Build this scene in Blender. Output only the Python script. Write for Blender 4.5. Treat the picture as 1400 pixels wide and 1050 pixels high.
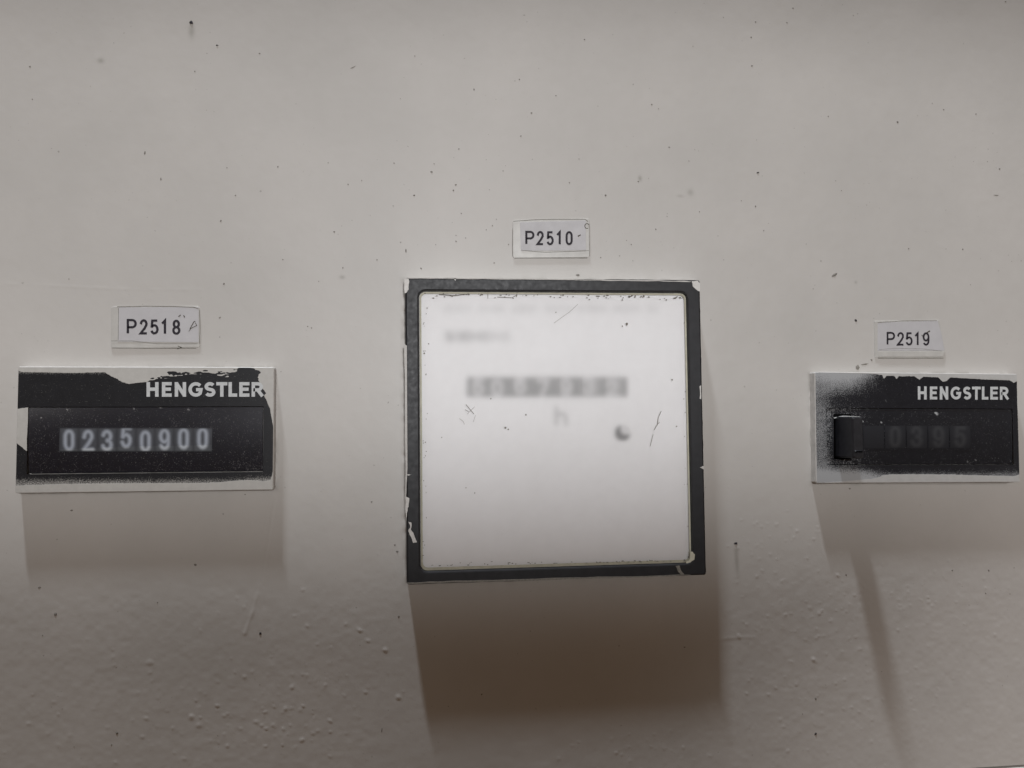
import bpy, bmesh, math, random
import numpy as np
from mathutils import Matrix, Vector

# ------------------------------------------------------------------ camera
# Working units below are millimetres in the plane of the panel: x right,
# y down, h = height above the panel towards the viewer.  W() turns them
# into Blender metres (panel in the XZ plane, facing -Y).
FOC = 1100.0
YAW, PITCH, ROLL = -0.10718, -0.0456, -0.01101
CAM = np.array([-41.8137, -2.4879, -260.6725])


def W(x, y, h=0.0):
    return (x * 0.001, -h * 0.001, -y * 0.001)


def rotm(a, b, c):
    ca, sa, cb, sb, cc, sc = math.cos(a), math.sin(a), math.cos(b), math.sin(b), math.cos(c), math.sin(c)
    Ry = np.array([[ca, 0, sa], [0, 1, 0], [-sa, 0, ca]])
    Rx = np.array([[1, 0, 0], [0, cb, -sb], [0, sb, cb]])
    Rz = np.array([[cc, -sc, 0], [sc, cc, 0], [0, 0, 1]])
    return Rz @ Rx @ Ry


ROT = rotm(YAW, PITCH, ROLL)


def mm(px, py, h=0.0):
    """survey of the photograph: a photo point lying at height h -> mm in the panel plane"""
    d = ROT.T @ np.array([(px - 700) / FOC, (py - 525) / FOC, 1.0])
    t = (-h - CAM[2]) / d[2]
    p = CAM + t * d
    return float(p[0]), float(p[1])


def to_survey(x, y, h):
    """mm arrays -> survey coordinates (inverse of mm)"""
    P = np.stack([x, y, np.zeros_like(x) - h], -1) - CAM
    V = P @ ROT.T
    return 700 + FOC * V[..., 0] / V[..., 2], 525 + FOC * V[..., 1] / V[..., 2]


for o in list(bpy.data.objects):
    bpy.data.objects.remove(o)
scene = bpy.context.scene
COL = scene.collection
cd = bpy.data.cameras.new('camera')
cam = bpy.data.objects.new('camera', cd)
COL.objects.link(cam)
cd.sensor_width = 36.0
cd.lens = FOC / 1400 * 36.0
cd.clip_start = 0.005
cd.clip_end = 50
fit2b = lambda v: Vector((v[0], v[2], -v[1]))
right, up, back = fit2b(ROT[0]), -fit2b(ROT[1]), -fit2b(ROT[2])
m = Matrix.Identity(4)
for i in range(3):
    m[i][0], m[i][1], m[i][2] = right[i], up[i], back[i]
m.translation = Vector((CAM[0], CAM[2], -CAM[1])) * 0.001
cam.matrix_world = m
scene.camera = cam

# ------------------------------------------------------------------ light
world = bpy.data.worlds.new('World')
scene.world = world
world.use_nodes = True
bg = world.node_tree.nodes['Background']
bg.inputs[0].default_value = (1.0, 0.71, 0.51, 1)
bg.inputs[1].default_value = 0.119


def aim(o, loc, target):
    o.location = loc
    o.rotation_euler = (Vector(target) - Vector(loc)).to_track_quat('-Z', 'Y').to_euler()


# ceiling lamp high above the cabinet: grazing light, long shadows downwards
la = bpy.data.lights.new('ceiling_lamp', 'AREA')
la.shape = 'RECTANGLE'
la.size, la.size_y = 0.17, 0.06
la.energy = 80
la.color = (0.85, 0.92, 1.0)
loa = bpy.data.objects.new('ceiling_lamp', la)
COL.objects.link(loa)
aim(loa, (-0.389, -0.356, 2.615), (0, 0, 0))
# room lamp in front of the cabinet; cone cut low to stand in for a shadow over the lower panel
lb = bpy.data.lights.new('room_lamp', 'SPOT')
lb.energy = 14.0
lb.color = (0.97, 0.98, 1.0)
lb.spot_size = 2 * math.atan(.110 / .8)
lb.spot_blend = 0.55
lb.shadow_soft_size = 0.04
lob = bpy.data.objects.new('room_lamp', lb)
COL.objects.link(lob)
aim(lob, (0.02, -0.8, 0.10), (0.0, 0, 0.064))
lob.scale = (4.9, 1, 1)
# added fill without a real source, brightening the lower right corner
lc = bpy.data.lights.new('added_fill', 'SPOT')
lc.energy = 27
lc.color = (1.0, 0.97, 0.97)
lc.spot_size = 2 * math.atan(.19 / 1.15)
lc.spot_blend = 1.0
lc.shadow_soft_size = 0.04
loc = bpy.data.objects.new('added_fill', lc)
COL.objects.link(loc)
aim(loc, (0.75, -0.98, 0.25), (0.24, 0, -0.15))
ld = bpy.data.lights.new('added_fill', 'SPOT')  # added fill on the left, lifting the lower corner and softening shadows
ld.energy = 5.5
ld.color = (1.0, 0.97, 0.95)
ld.spot_size = 2 * math.atan(.23 / 1.15)
ld.spot_blend = 1.0
ld.shadow_soft_size = 0.04
lod = bpy.data.objects.new('added_fill', ld)
COL.objects.link(lod)
aim(lod, (-0.75, -0.98, 0.25), (-0.27, 0, -0.12))

scene.view_settings.view_transform = 'Standard'
scene.view_settings.look = 'None'
scene.view_settings.exposure = 0.0
scene.view_settings.gamma = 1.0
scene.view_settings.use_curve_mapping = False
scene.render.engine = 'CYCLES'
scene.cycles.use_denoising = True
scene.cycles.max_bounces = 6
scene.cycles.transparent_max_bounces = 12

rng = np.random.default_rng(7)
random.seed(7)


# ------------------------------------------------------------------ helpers
def _hash(ix, iy, seed):
    n = (ix.astype(np.int64) * 374761393 + iy.astype(np.int64) * 668265263 + seed * 974711) & 0xFFFFFFFF
    n = ((n ^ (n >> 13)) * 1274126177) & 0xFFFFFFFF
    return ((n ^ (n >> 16)) & 0xFFFF) / 65535.0


def vnoise(x, y, s, seed=0):
    x = np.asarray(x, float) / s
    y = np.asarray(y, float) / s
    ix, iy = np.floor(x), np.floor(y)
    fx, fy = x - ix, y - iy
    fx, fy = fx * fx * fx * (fx * (fx * 6 - 15) + 10), fy * fy * fy * (fy * (fy * 6 - 15) + 10)
    a, b = _hash(ix, iy, seed), _hash(ix + 1, iy, seed)
    c, d = _hash(ix, iy + 1, seed), _hash(ix + 1, iy + 1, seed)
    return (a + (b - a) * fx) * (1 - fy) + (c + (d - c) * fx) * fy - 0.5


def sstep(a, b, v):
    t = np.clip((v - a) / (b - a), 0, 1)
    return t * t * (3 - 2 * t)


def seg_dist(x, y, pts, closed=False):
    d = np.full(np.shape(x), 1e9)
    n = len(pts)
    for i in range(n if closed else n - 1):
        (x0, y0), (x1, y1) = pts[i], pts[(i + 1) % n]
        dx, dy = x1 - x0, y1 - y0
        L = dx * dx + dy * dy or 1e-12
        t = np.clip(((x - x0) * dx + (y - y0) * dy) / L, 0, 1)
        d = np.minimum(d, np.hypot(x - x0 - t * dx, y - y0 - t * dy))
    return d


def poly_sdf(x, y, pts):
    """positive outside"""
    inside = np.zeros(np.shape(x), bool)
    n = len(pts)
    for i in range(n):
        (x0, y0), (x1, y1) = pts[i], pts[(i + 1) % n]
        if y0 == y1:
            continue
        c = ((y0 > y) != (y1 > y)) & (x < (x1 - x0) * (y - y0) / (y1 - y0) + x0)
        inside ^= c
    d = seg_dist(x, y, pts, True)
    return np.where(inside, -d, d)


def link(name, me, mat=None, parent=None):
    o = bpy.data.objects.new(name, me)
    COL.objects.link(o)
    if mat is not None and me is not None:
        for q in (mat if isinstance(mat, (list, tuple)) else [mat]):
            me.materials.append(q)
    if parent is not None:
        o.parent = parent
        o.matrix_parent_inverse = parent.matrix_world.inverted()
    return o


def thing(name, label, cat, x, y, group=None):
    o = bpy.data.objects.new(name, None)
    o.empty_display_size = 0.01
    o.location = W(x, y, 0)
    o.matrix_world = Matrix.Translation(Vector(W(x, y, 0)))
    COL.objects.link(o)
    o['label'] = label
    o['category'] = cat
    if group:
        o['group'] = group
    return o


def mesh(name, verts, faces, mat=None, parent=None, smooth=False, mats=None):
    """verts in world mm (x, y, h); the object keeps its origin at its own centre"""
    V = np.array(verts, float)
    P = np.stack([V[:, 0], -V[:, 2], -V[:, 1]], 1) * 0.001
    c = (P.min(0) + P.max(0)) / 2
    me = bpy.data.meshes.new(name)
    me.from_pydata((P - c).tolist(), [], [list(f) for f in faces])
    if smooth:
        me.polygons.foreach_set('use_smooth', [True] * len(me.polygons))
    me.update()
    o = link(name, me, mat, parent)
    if parent is not None:
        o.matrix_parent_inverse = Matrix.Identity(4)
        o.location = Vector(c) - parent.location
    else:
        o.location = c
    return o


def under(o, part):
    """make o a sub-part of one of its thing's parts"""
    o.parent = part
    o.location = o.location - part.location
    return o


def fix_normals(o, flip_check=True):
    bm = bmesh.new()
    bm.from_mesh(o.data)
    bmesh.ops.recalc_face_normals(bm, faces=bm.faces)
    bm.to_mesh(o.data)
    bm.free()
    return o


def grid(name, xs, ys, hfun, mat, parent=None, attrs=None, curve=None, skirt=0.0):
    """height-field sheet; attrs: {name: fun(x, y, h) -> value or rgb}"""
    X, Y = np.meshgrid(xs, ys)
    H = hfun(X, Y) if callable(hfun) else np.full(X.shape, float(hfun))
    nx, ny = len(xs), len(ys)
    P = np.stack([X.ravel(), -H.ravel(), -Y.ravel()], 1) * 0.001
    c = np.array([(P[:, 0].min() + P[:, 0].max()) / 2, 0, (P[:, 2].min() + P[:, 2].max()) / 2])
    me = bpy.data.meshes.new(name)
    nv, nf = nx * ny, (nx - 1) * (ny - 1)
    idx = np.arange(nv).reshape(ny, nx)
    q = np.stack([idx[:-1, :-1], idx[1:, :-1], idx[1:, 1:], idx[:-1, 1:]], -1).reshape(-1, 4)
    me.vertices.add(nv)
    me.loops.add(nf * 4)
    me.polygons.add(nf)
    me.vertices.foreach_set('co', (P - c).astype(np.float32).ravel())
    me.loops.foreach_set('vertex_index', q.astype(np.int32).ravel())
    me.polygons.foreach_set('loop_start', np.arange(0, nf * 4, 4, dtype=np.int32))
    me.polygons.foreach_set('use_smooth', np.ones(nf, bool))
    me.update(calc_edges=True)
    for k, f in (attrs or {}).items():
        v = f(X, Y, H)
        a = me.attributes.new(k, 'FLOAT', 'POINT')
        a.data.foreach_set('value', np.asarray(v, np.float32).ravel())
    o = link(name, me, mat, parent)
    if parent is not None:
        o.matrix_parent_inverse = Matrix.Identity(4)
        o.location = Vector(c) - parent.location
    else:
        o.location = c
    return o


def rrect(x0, y0, x1, y1, r, n=5):
    pts = []
    for cx, cy, a0 in ((x1 - r, y0 + r, -90), (x1 - r, y1 - r, 0), (x0 + r, y1 - r, 90), (x0 + r, y0 + r, 180)):
        for k in range(n + 1):
            a = math.radians(a0 + 90 * k / n)
            pts.append((cx + r * math.cos(a), cy + r * math.sin(a)))
    return pts


def spin(pts, cx, cy, a):
    c, s = math.cos(a), math.sin(a)
    return [(cx + (x - cx) * c - (y - cy) * s, cy + (x - cx) * s + (y - cy) * c) for x, y in pts]


def loft(loops, cap_first=False, cap_last=False):
    """loops: list of lists of (x, y, h), equal length"""
    n = len(loops[0])
    V = [p for L in loops for p in L]
    F = []
    for k in range(len(loops) - 1):
        for i in range(n):
            j = (i + 1) % n
            F.append((k * n + i, k * n + j, (k + 1) * n + j, (k + 1) * n + i))
    if cap_first:
        F.append(tuple(range(n))[::-1])
    if cap_last:
        F.append(tuple((len(loops) - 1) * n + i for i in range(n)))
    return V, F


def plate(name, outline, h0, h1, mat, parent, bev=0.15):
    """bevelled slab between heights h0 and h1"""
    cx = sum(p[0] for p in outline) / len(outline)
    cy = sum(p[1] for p in outline) / len(outline)

    def ins(d):
        out = []
        n = len(outline)
        for i in range(n):
            x, y = outline[i]
            (xa, ya), (xb, yb) = outline[i - 1], outline[(i + 1) % n]
            tx, ty = xb - xa, yb - ya
            L = math.hypot(tx, ty) or 1
            nx_, ny_ = -ty / L, tx / L
            if (cx - x) * nx_ + (cy - y) * ny_ < 0:
                nx_, ny_ = -nx_, -ny_
            out.append((x + nx_ * d, y + ny_ * d))
        return out
    loops = [[(x, y, h0) for x, y in outline], [(x, y, h1 - bev) for x, y in outline],
             [(x, y, h1 - bev * .3) for x, y in ins(bev * .3)], [(x, y, h1) for x, y in ins(bev)]]
    V, F = loft(loops, False, True)
    return fix_normals(mesh(name, V, F, mat, parent))


def ribbon_mesh(strokes, width, h, lift=0.004):
    """strokes: list of (points mm, closed); flat printed lines with mitred joints"""
    V, F = [], []
    for si, st in enumerate(strokes):
        pts, closed = [p for i, p in enumerate(st[0]) if i == 0 or math.hypot(p[0] - st[0][i - 1][0], p[1] - st[0][i - 1][1]) > 1e-4], st[1]
        wd = st[2] if len(st) > 2 else width
        n = len(pts)
        hh = h + lift * (si % 5)
        base = len(V)
        for i in range(n):
            p = pts[i]
            a = pts[i - 1] if (i > 0 or closed) else None
            b = pts[(i + 1) % n] if (i < n - 1 or closed) else None
            d1 = d2 = None
            if a is not None:
                L = math.hypot(p[0] - a[0], p[1] - a[1]) or 1e-9
                d1 = ((p[0] - a[0]) / L, (p[1] - a[1]) / L)
            if b is not None:
                L = math.hypot(b[0] - p[0], b[1] - p[1]) or 1e-9
                d2 = ((b[0] - p[0]) / L, (b[1] - p[1]) / L)
            d1 = d1 or d2
            d2 = d2 or d1
            nx_, ny_ = -(d1[1] + d2[1]), d1[0] + d2[0]
            L = math.hypot(nx_, ny_) or 1e-9
            nx_, ny_ = nx_ / L, ny_ / L
            cosk = max(0.35, abs(nx_ * -d1[1] + ny_ * d1[0]))
            k = wd / 2 / cosk
            V += [(p[0] + nx_ * k, p[1] + ny_ * k, hh), (p[0] - nx_ * k, p[1] - ny_ * k, hh)]
        for i in range(n if closed else n - 1):
            j = (i + 1) % n
            F.append((base + 2 * i, base + 2 * i + 1, base + 2 * j + 1, base + 2 * j))
    return V, F


def arc(cx, cy, rx, ry, a0, a1, n=9):
    return [(cx + rx * math.cos(math.radians(a0 + (a1 - a0) * k / n)),
             cy + ry * math.sin(math.radians(a0 + (a1 - a0) * k / n))) for k in range(n + 1)]


# centre-line glyphs in a unit box (y down); each a list of (points, closed)
G = {
    'P': [([(0, 1), (0, 0), (.55, 0)] + arc(.55, .27, .42, .27, -90, 90, 8) + [(0, .54)], False)],
    '0': [(arc(.5, .3, .42, .3, 180, 360, 8) + arc(.5, .7, .42, .3, 0, 180, 8), True)],
    '1': [([(.12, .24), (.55, .02), (.55, 1)], False)],
    '2': [([(.06, .3)] + arc(.5, .28, .42, .28, 180, 375, 9) + [(.62, .62), (.04, 1), (.98, 1)], False)],
    '3': [(arc(.47, .26, .42, .26, 195, 440, 9) + arc(.47, .74, .46, .26, -80, 165, 9), False)],
    '5': [([(.9, 0), (.18, 0), (.1, .47)] + arc(.48, .68, .45, .32, -140, 160, 10), False)],
    '8': [(arc(.5, .25, .38, .25, 0, 360, 14)[:-1], True), (arc(.5, .75, .45, .25, 0, 360, 14)[:-1], True)],
    '9': [(arc(.5, .32, .43, .32, 0, 360, 14)[:-1], True), ([(.93, .32), (.93, .6)] + arc(.5, .7, .43, .3, 0, 150, 8), False)],
    '4': [([(.72, 1), (.72, 0), (.02, .68), (1, .68)], False)],
    '6': [(arc(.5, .68, .43, .32, 0, 360, 14)[:-1], True), ([(.07, .68), (.07, .4)] + arc(.5, .3, .43, .3, 180, 330, 8), False)],
    '7': [([(0, 0), (.98, 0), (.4, 1)], False)],
    'H': [([(0, -.0), (0, 1)], False), ([(1, 0), (1, 1)], False), ([(0, .48), (1, .48)], False)],
    'E': [([(1, 0.0), (0, 0), (0, 1), (1, 1)], False), ([(0, .48), (.9, .48)], False)],
    'N': [([(0, 1), (0, 0)], False), ([(0.06, .02), (.94, .98)], False), ([(1, 1), (1, 0)], False)],
    'G': [(arc(.5, .5, .5, .5, -42, -318, 16) + [(.94, .52), (.52, .52)], False)],
    'S': [(arc(.5, .25, .46, .25, -28, -235, 10) + arc(.5, .75, .48, .25, -55, 152, 10), False)],
    'T': [([(0, 0), (1, 0)], False), ([(.5, 0), (.5, 1)], False)],
    'L': [([(0, 0), (0, 1), (1, 1)], False)],
    'R': [([(0, 1), (0, 0), (.5, 0)] + arc(.5, .27, .45, .27, -90, 90, 8) + [(0, .54)], False), ([(.5, .54), (1, 1)], False)],
    'I': [([(.5, 0), (.5, 1)], False)],
    'M': [([(0, 1), (0, 0), (.5, .75), (1, 0), (1, 1)], False)],
    ' ': [],
    'h': [([(0, 0), (0, 1)], False), ([(0, .62)] + arc(.45, .6, .42, .22, 190, 360, 8) + [(.87, 1)], False)],
}


def text_strokes(s, boxes):
    """boxes: one (x, y, w, h) centre-line box per glyph"""
    out = []
    for ch, (x, y, w, h) in zip(s, boxes):
        for pts, cl in G[ch]:
            out.append(([(x + px * w, y + py * h) for px, py in pts], cl))
    return out


def map_strokes(strokes, h):
    return [([mm(x, y, h) for x, y in p], cl) + tuple(r) for p, cl, *r in strokes]


# ------------------------------------------------------------------ materials
def mat_new(name):
    mt = bpy.data.materials.new(name)
    mt.use_nodes = True
    nt = mt.node_tree
    return mt, nt, nt.nodes['Principled BSDF']


def N(nt, typ, **kw):
    n = nt.nodes.new(typ)
    for k, v in kw.items():
        setattr(n, k, v)
    return n


def noise(nt, scale, detail=3, rough=.55, off=(0, 0, 0), stretch=(1, 1, 1)):
    tc = N(nt, 'ShaderNodeTexCoord')
    mp = N(nt, 'ShaderNodeMapping')
    mp.inputs['Location'].default_value = off
    mp.inputs['Scale'].default_value = stretch
    nt.links.new(tc.outputs['Object'], mp.inputs[0])
    n = N(nt, 'ShaderNodeTexNoise')
    n.inputs['Scale'].default_value = scale
    n.inputs['Detail'].default_value = detail
    n.inputs['Roughness'].default_value = rough
    nt.links.new(mp.outputs[0], n.inputs['Vector'])
    return n.outputs['Fac']


def ramp(nt, fac, stops):
    r = N(nt, 'ShaderNodeValToRGB')
    el = r.color_ramp.elements
    el[0].position, el[0].color = stops[0][0], tuple(stops[0][1]) + (1,)
    el[1].position, el[1].color = stops[-1][0], tuple(stops[-1][1]) + (1,)
    for p, c in stops[1:-1]:
        e = el.new(p)
        e.color = tuple(c) + (1,)
    nt.links.new(fac, r.inputs[0])
    return r.outputs[0]


def math_n(nt, op, a, b=None, clamp=False):
    n = N(nt, 'ShaderNodeMath', operation=op)
    n.use_clamp = clamp
    for i, v in enumerate((a, b)):
        if v is None:
            continue
        if isinstance(v, (int, float)):
            n.inputs[i].default_value = v
        else:
            nt.links.new(v, n.inputs[i])
    return n.outputs[0]


def mix_col(nt, fac, a, b, blend='MIX'):
    n = N(nt, 'ShaderNodeMix', data_type='RGBA', blend_type=blend)
    for s, v in ((n.inputs[0], fac), (n.inputs[6], a), (n.inputs[7], b)):
        if isinstance(v, (int, float)):
            s.default_value = v
        elif isinstance(v, tuple):
            s.default_value = v + (1,)
        else:
            nt.links.new(v, s)
    return n.outputs[2]


def bump(nt, hgt, bsdf, strength=.3, dist=.0002):
    b = N(nt, 'ShaderNodeBump')
    b.inputs['Strength'].default_value = strength
    b.inputs['Distance'].default_value = dist
    nt.links.new(hgt, b.inputs['Height'])
    nt.links.new(b.outputs[0], bsdf.inputs['Normal'])
    return b


def attr(nt, name):
    a = N(nt, 'ShaderNodeAttribute', attribute_name=name)
    return a.outputs['Fac']


PAINT = (0.505, 0.484, 0.457)


def m_panel():
    mt, nt, b = mat_new('panel_paint')
    n1 = noise(nt, 22, 4, .6)
    n2 = noise(nt, 260, 3, .6, off=(3, 1, 2))
    c = ramp(nt, n1, [(.3, (PAINT[0] * .95, PAINT[1] * .95, PAINT[2] * .945)), (.7, (PAINT[0] * 1.04, PAINT[1] * 1.035, PAINT[2] * 1.03))])
    c = mix_col(nt, ramp(nt, n2, [(.3, (.12, .12, .12)), (.6, (0, 0, 0))]), c, (.44, .415, .38))
    # fine dirt pin-pricks left in the paint
    n3 = noise(nt, 900, 1, .4, off=(7, 2, 5))
    n4 = noise(nt, 60, 2, .5, off=(1, 9, 4))
    d = math_n(nt, 'MULTIPLY', ramp(nt, n3, [(.735, (0, 0, 0)), (.78, (1, 1, 1))]), ramp(nt, n4, [(.45, (0, 0, 0)), (.62, (1, 1, 1))]))
    c = mix_col(nt, math_n(nt, 'MULTIPLY', d, .55), c, (.16, .145, .12))
    # grime picked up in places
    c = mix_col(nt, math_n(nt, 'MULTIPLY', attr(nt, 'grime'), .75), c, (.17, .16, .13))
    nt.links.new(c, b.inputs['Base Color'])
    b.inputs['Roughness'].default_value = .45
    b.inputs['Specular IOR Level'].default_value = .40
    h = math_n(nt, 'ADD', noise(nt, 620, 2, .5), math_n(nt, 'MULTIPLY', noise(nt, 1700, 2, .5), .35))
    bump(nt, h, b, .22, .00006)
    return mt


def m_simple(name, col, rough=.5, spec=.5, var=.06, scale=300, bumpk=0.0, metal=0.0):
    mt, nt, b = mat_new(name)
    n1 = noise(nt, scale, 4, .6)
    lo = tuple(max(0, c * (1 - var)) for c in col)
    hi = tuple(c * (1 + var) for c in col)
    nt.links.new(ramp(nt, n1, [(.3, lo), (.7, hi)]), b.inputs['Base Color'])
    r = ramp(nt, noise(nt, scale * 1.7, 3, .6, off=(2, 5, 1)), [(.3, (rough * .85,) * 3), (.7, (min(1, rough * 1.15),) * 3)])
    nt.links.new(r, b.inputs['Roughness'])
    b.inputs['Specular IOR Level'].default_value = spec
    b.inputs['Metallic'].default_value = metal
    if bumpk:
        bump(nt, noise(nt, scale * 3, 2, .5, off=(4, 4, 8)), b, bumpk, .00008)
    return mt


def m_worn(name, black, paint, amp_fine, seed, rough=.42, spraycol=None):
    """black plastic with wall paint over it; 'cover' attribute > 0 = painted"""
    mt, nt, b = mat_new(name)
    cov = attr(nt, 'cover')
    spray = attr(nt, 'spray')
    n1 = noise(nt, 650, 4, .65, off=(seed, 0, 0))
    n2 = noise(nt, 2600, 2, .5, off=(0, seed, 3))
    nn = math_n(nt, 'ADD', math_n(nt, 'MULTIPLY', math_n(nt, 'SUBTRACT', n1, .5), amp_fine), math_n(nt, 'MULTIPLY', math_n(nt, 'SUBTRACT', n2, .5), amp_fine * .6))
    mask = ramp(nt, math_n(nt, 'ADD', cov, nn), [(.47, (0, 0, 0)), (.53, (1, 1, 1))])
    # overspray: droplets whose density follows the spray attribute
    n3 = noise(nt, 3100, 2, .6, off=(seed, seed, 9))
    sp = ramp(nt, math_n(nt, 'ADD', math_n(nt, 'ADD', n3, math_n(nt, 'MULTIPLY', math_n(nt, 'SUBTRACT', n1, .5), .30)), math_n(nt, 'SUBTRACT', math_n(nt, 'MULTIPLY', spray, .62), .30)), [(.34, (0, 0, 0)), (.72, (1, 1, 1))])
    sp = math_n(nt, 'MULTIPLY', sp, .95)
    tot = math_n(nt, 'MAXIMUM', mask, sp, True)
    kc = ramp(nt, noise(nt, 420, 4, .6, off=(5, seed, 1)), [(.3, tuple(c * .8 for c in black)), (.7, tuple(c * 1.25 for c in black))])
    pc = ramp(nt, noise(nt, 500, 4, .6, off=(seed, 5, 1)), [(.3, tuple(c * .93 for c in paint)), (.7, tuple(min(1, c * 1.04) for c in paint))])
    c = mix_col(nt, sp, kc, spraycol or tuple(x * .9 for x in paint))
    nt.links.new(mix_col(nt, mask, c, pc), b.inputs['Base Color'])
    b.inputs['Roughness'].default_value = rough
    b.inputs['Specular IOR Level'].default_value = .26
    bump(nt, math_n(nt, 'ADD', mask, math_n(nt, 'MULTIPLY', n2, .15)), b, .5, .0001)
    return mt


def m_print(name, dark, light, rough=.6, attrname='ink', spec=.3):
    """flat print: 'ink' attribute mixes the two inks"""
    mt, nt, b = mat_new(name)
    nt.links.new(mix_col(nt, attr(nt, attrname), light, dark), b.inputs['Base Color'])
    b.inputs['Roughness'].default_value = rough
    b.inputs['Specular IOR Level'].default_value = spec
    return mt


def m_pane(name, haze=.05, gloss=.05, tint=(1, 1, 1), rough=.12, hazecol=(.8, .8, .78)):
    mt, nt, b = mat_new(name)
    out = nt.nodes['Material Output']
    nt.nodes.remove(b)
    tr = N(nt, 'ShaderNodeBsdfTransparent')
    tr.inputs[0].default_value = tint + (1,)
    df = N(nt, 'ShaderNodeBsdfDiffuse')
    df.inputs[0].default_value = hazecol + (1,)
    gl = N(nt, 'ShaderNodeBsdfGlossy')
    gl.inputs['Roughness'].default_value = rough
    m1, m2 = N(nt, 'ShaderNodeMixShader'), N(nt, 'ShaderNodeMixShader')
    hz = ramp(nt, noise(nt, 55, 4, .6), [(.3, (haze * .6,) * 3), (.7, (haze * 1.4,) * 3)])
    nt.links.new(hz, m1.inputs[0])
    nt.links.new(tr.outputs[0], m1.inputs[1])
    nt.links.new(df.outputs[0], m1.inputs[2])
    lw = N(nt, 'ShaderNodeFresnel')
    lw.inputs[0].default_value = 1.0 + gloss * 9
    nt.links.new(lw.outputs[0], m2.inputs[0])
    nt.links.new(m1.outputs[0], m2.inputs[1])
    nt.links.new(gl.outputs[0], m2.inputs[2])
    nt.links.new(m2.outputs[0], out.inputs[0])
    return mt


M_PANEL = m_panel()
M_PAINT = m_simple('wall_paint_flake', PAINT, .5, .35, .12, 500, .25)
M_WHITEPAINT = m_simple('pale_paint_flake', (.62, .60, .57), .5, .35, .12, 700, .25)
M_BEZEL = m_simple('black_bezel_plastic', (.015, .015, .017), .46, .32, .25, 350, .05)
M_BLACK = m_simple('black_plastic', (.014, .014, .017), .4, .4, .25, 350, .08)
M_VOID = m_simple('dark_interior', (.004, .004, .005), .8, .1, .1)
M_MASK = m_simple('dark_grey_mask', (.022, .022, .026), .5, .4, .15, 300)
M_LETTER = m_simple('silver_lettering', (.52, .53, .53), .5, .3, .10, 900)
M_INK = m_simple('black_print', (.025, .022, .028), .6, .2, .3, 1500)
M_DIRT = m_simple('dirt', (.075, .065, .05), .8, .1, .4, 1500)
M_DIRTPALE = m_simple('pale_dirt', (.22, .205, .18), .8, .1, .3, 1500)
M_SPOT = m_simple('dark_speck', (.20, .185, .165), .7, .2, .3, 1500)
M_CARD = m_simple('label_card', (.475, .463, .468), .5, .4, .05, 200)
M_TAPE = m_simple('clear_label_holder', (.475, .46, .43), .35, .5, .08, 250)
M_CREAM = m_simple('yellowed_glass_edge', (.55, .53, .42), .3, .5, .12, 400)


# ------------------------------------------------------------------ the panel
SEAM_Y = 116.9          # lower edge of the panel (mm below the meter's centre)
blist = []


def scatter(n, cx, cy, sx, sy, rmin, rmax, hmin, hmax, seed):
    r = np.random.default_rng(seed)
    for _ in range(n):
        x, y = mm(cx + r.normal() * sx, cy + r.normal() * sy)
        rad = (rmin + (rmax - rmin) * r.random() ** 2)
        blist.append((x, y, rad, hmin + (hmax - hmin) * r.random()))


scatter(60, 360, 985, 75, 40, .5, 1.1, .05, .20, 1)
scatter(26, 420, 945, 60, 30, .5, 1.0, .05, .16, 2)
scatter(26, 230, 960, 90, 60, .5, 1.2, .04, .14, 3)
scatter(16, 80, 980, 50, 50, .5, 1.1, .04, .12, 4)
scatter(26, 1085, 745, 45, 22, .5, 1.0, .05, .13, 5)
scatter(34, 1140, 825, 35, 35, .45, 1.0, .05, .15, 6)
scatter(40, 1235, 825, 50, 25, .45, .9, .04, .12, 7)
scatter(50, 1080, 940, 60, 60, .45, .95, .04, .11, 8)
scatter(45, 1280, 900, 70, 70, .4, .8, .03, .09, 9)
scatter(60, 1030, 800, 60, 60, .4, .9, .04, .11, 21)
scatter(70, 1120, 900, 60, 80, .4, .9, .04, .11, 22)
scatter(60, 1300, 850, 60, 60, .35, .8, .03, .09, 23)
scatter(40, 450, 900, 60, 60, .4, .9, .04, .13, 24)
scatter(50, 250, 1000, 120, 40, .4, .9, .04, .12, 25)
scatter(22, 870, 1030, 80, 14, .5, 1.0, .04, .11, 10)
scatter(30, 640, 240, 120, 60, .4, .7, .02, .05, 11)
scatter(40, 900, 300, 120, 60, .4, .7, .02, .05, 12)
for px, py, r_, h_ in ((205, 905, 1.6, .16), (492, 862, 1.1, .2), (503, 876, 1.2, .2), (527, 889, 1.0, .22), (545, 953, 1.2, .2), (420, 856, .9, .13),
                       (262, 980, 1.2, .18), (200, 982, 1.2, .16), (155, 898, .9, .13), (1112, 902, 1.0, .2), (1010, 870, 1.3, .12), (452, 986, 1.1, .18)):
    x, y = mm(px, py)
    blist.append((x, y, r_, h_))

ridges = [([mm(376, 680), mm(358, 794), mm(346, 836), mm(334, 868)], .28, .05), ([mm(352, 812), mm(345, 838), mm(335, 866)], .40, .10),
          ([mm(10, 388), mm(60, 390), mm(180, 396), mm(275, 396)], .35, .03), ([mm(1111, 668), mm(1116, 720), mm(1126, 760)], .4, .04),
          ([mm(945, 880), mm(1000, 872), mm(1030, 871)], .5, .06)]


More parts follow.
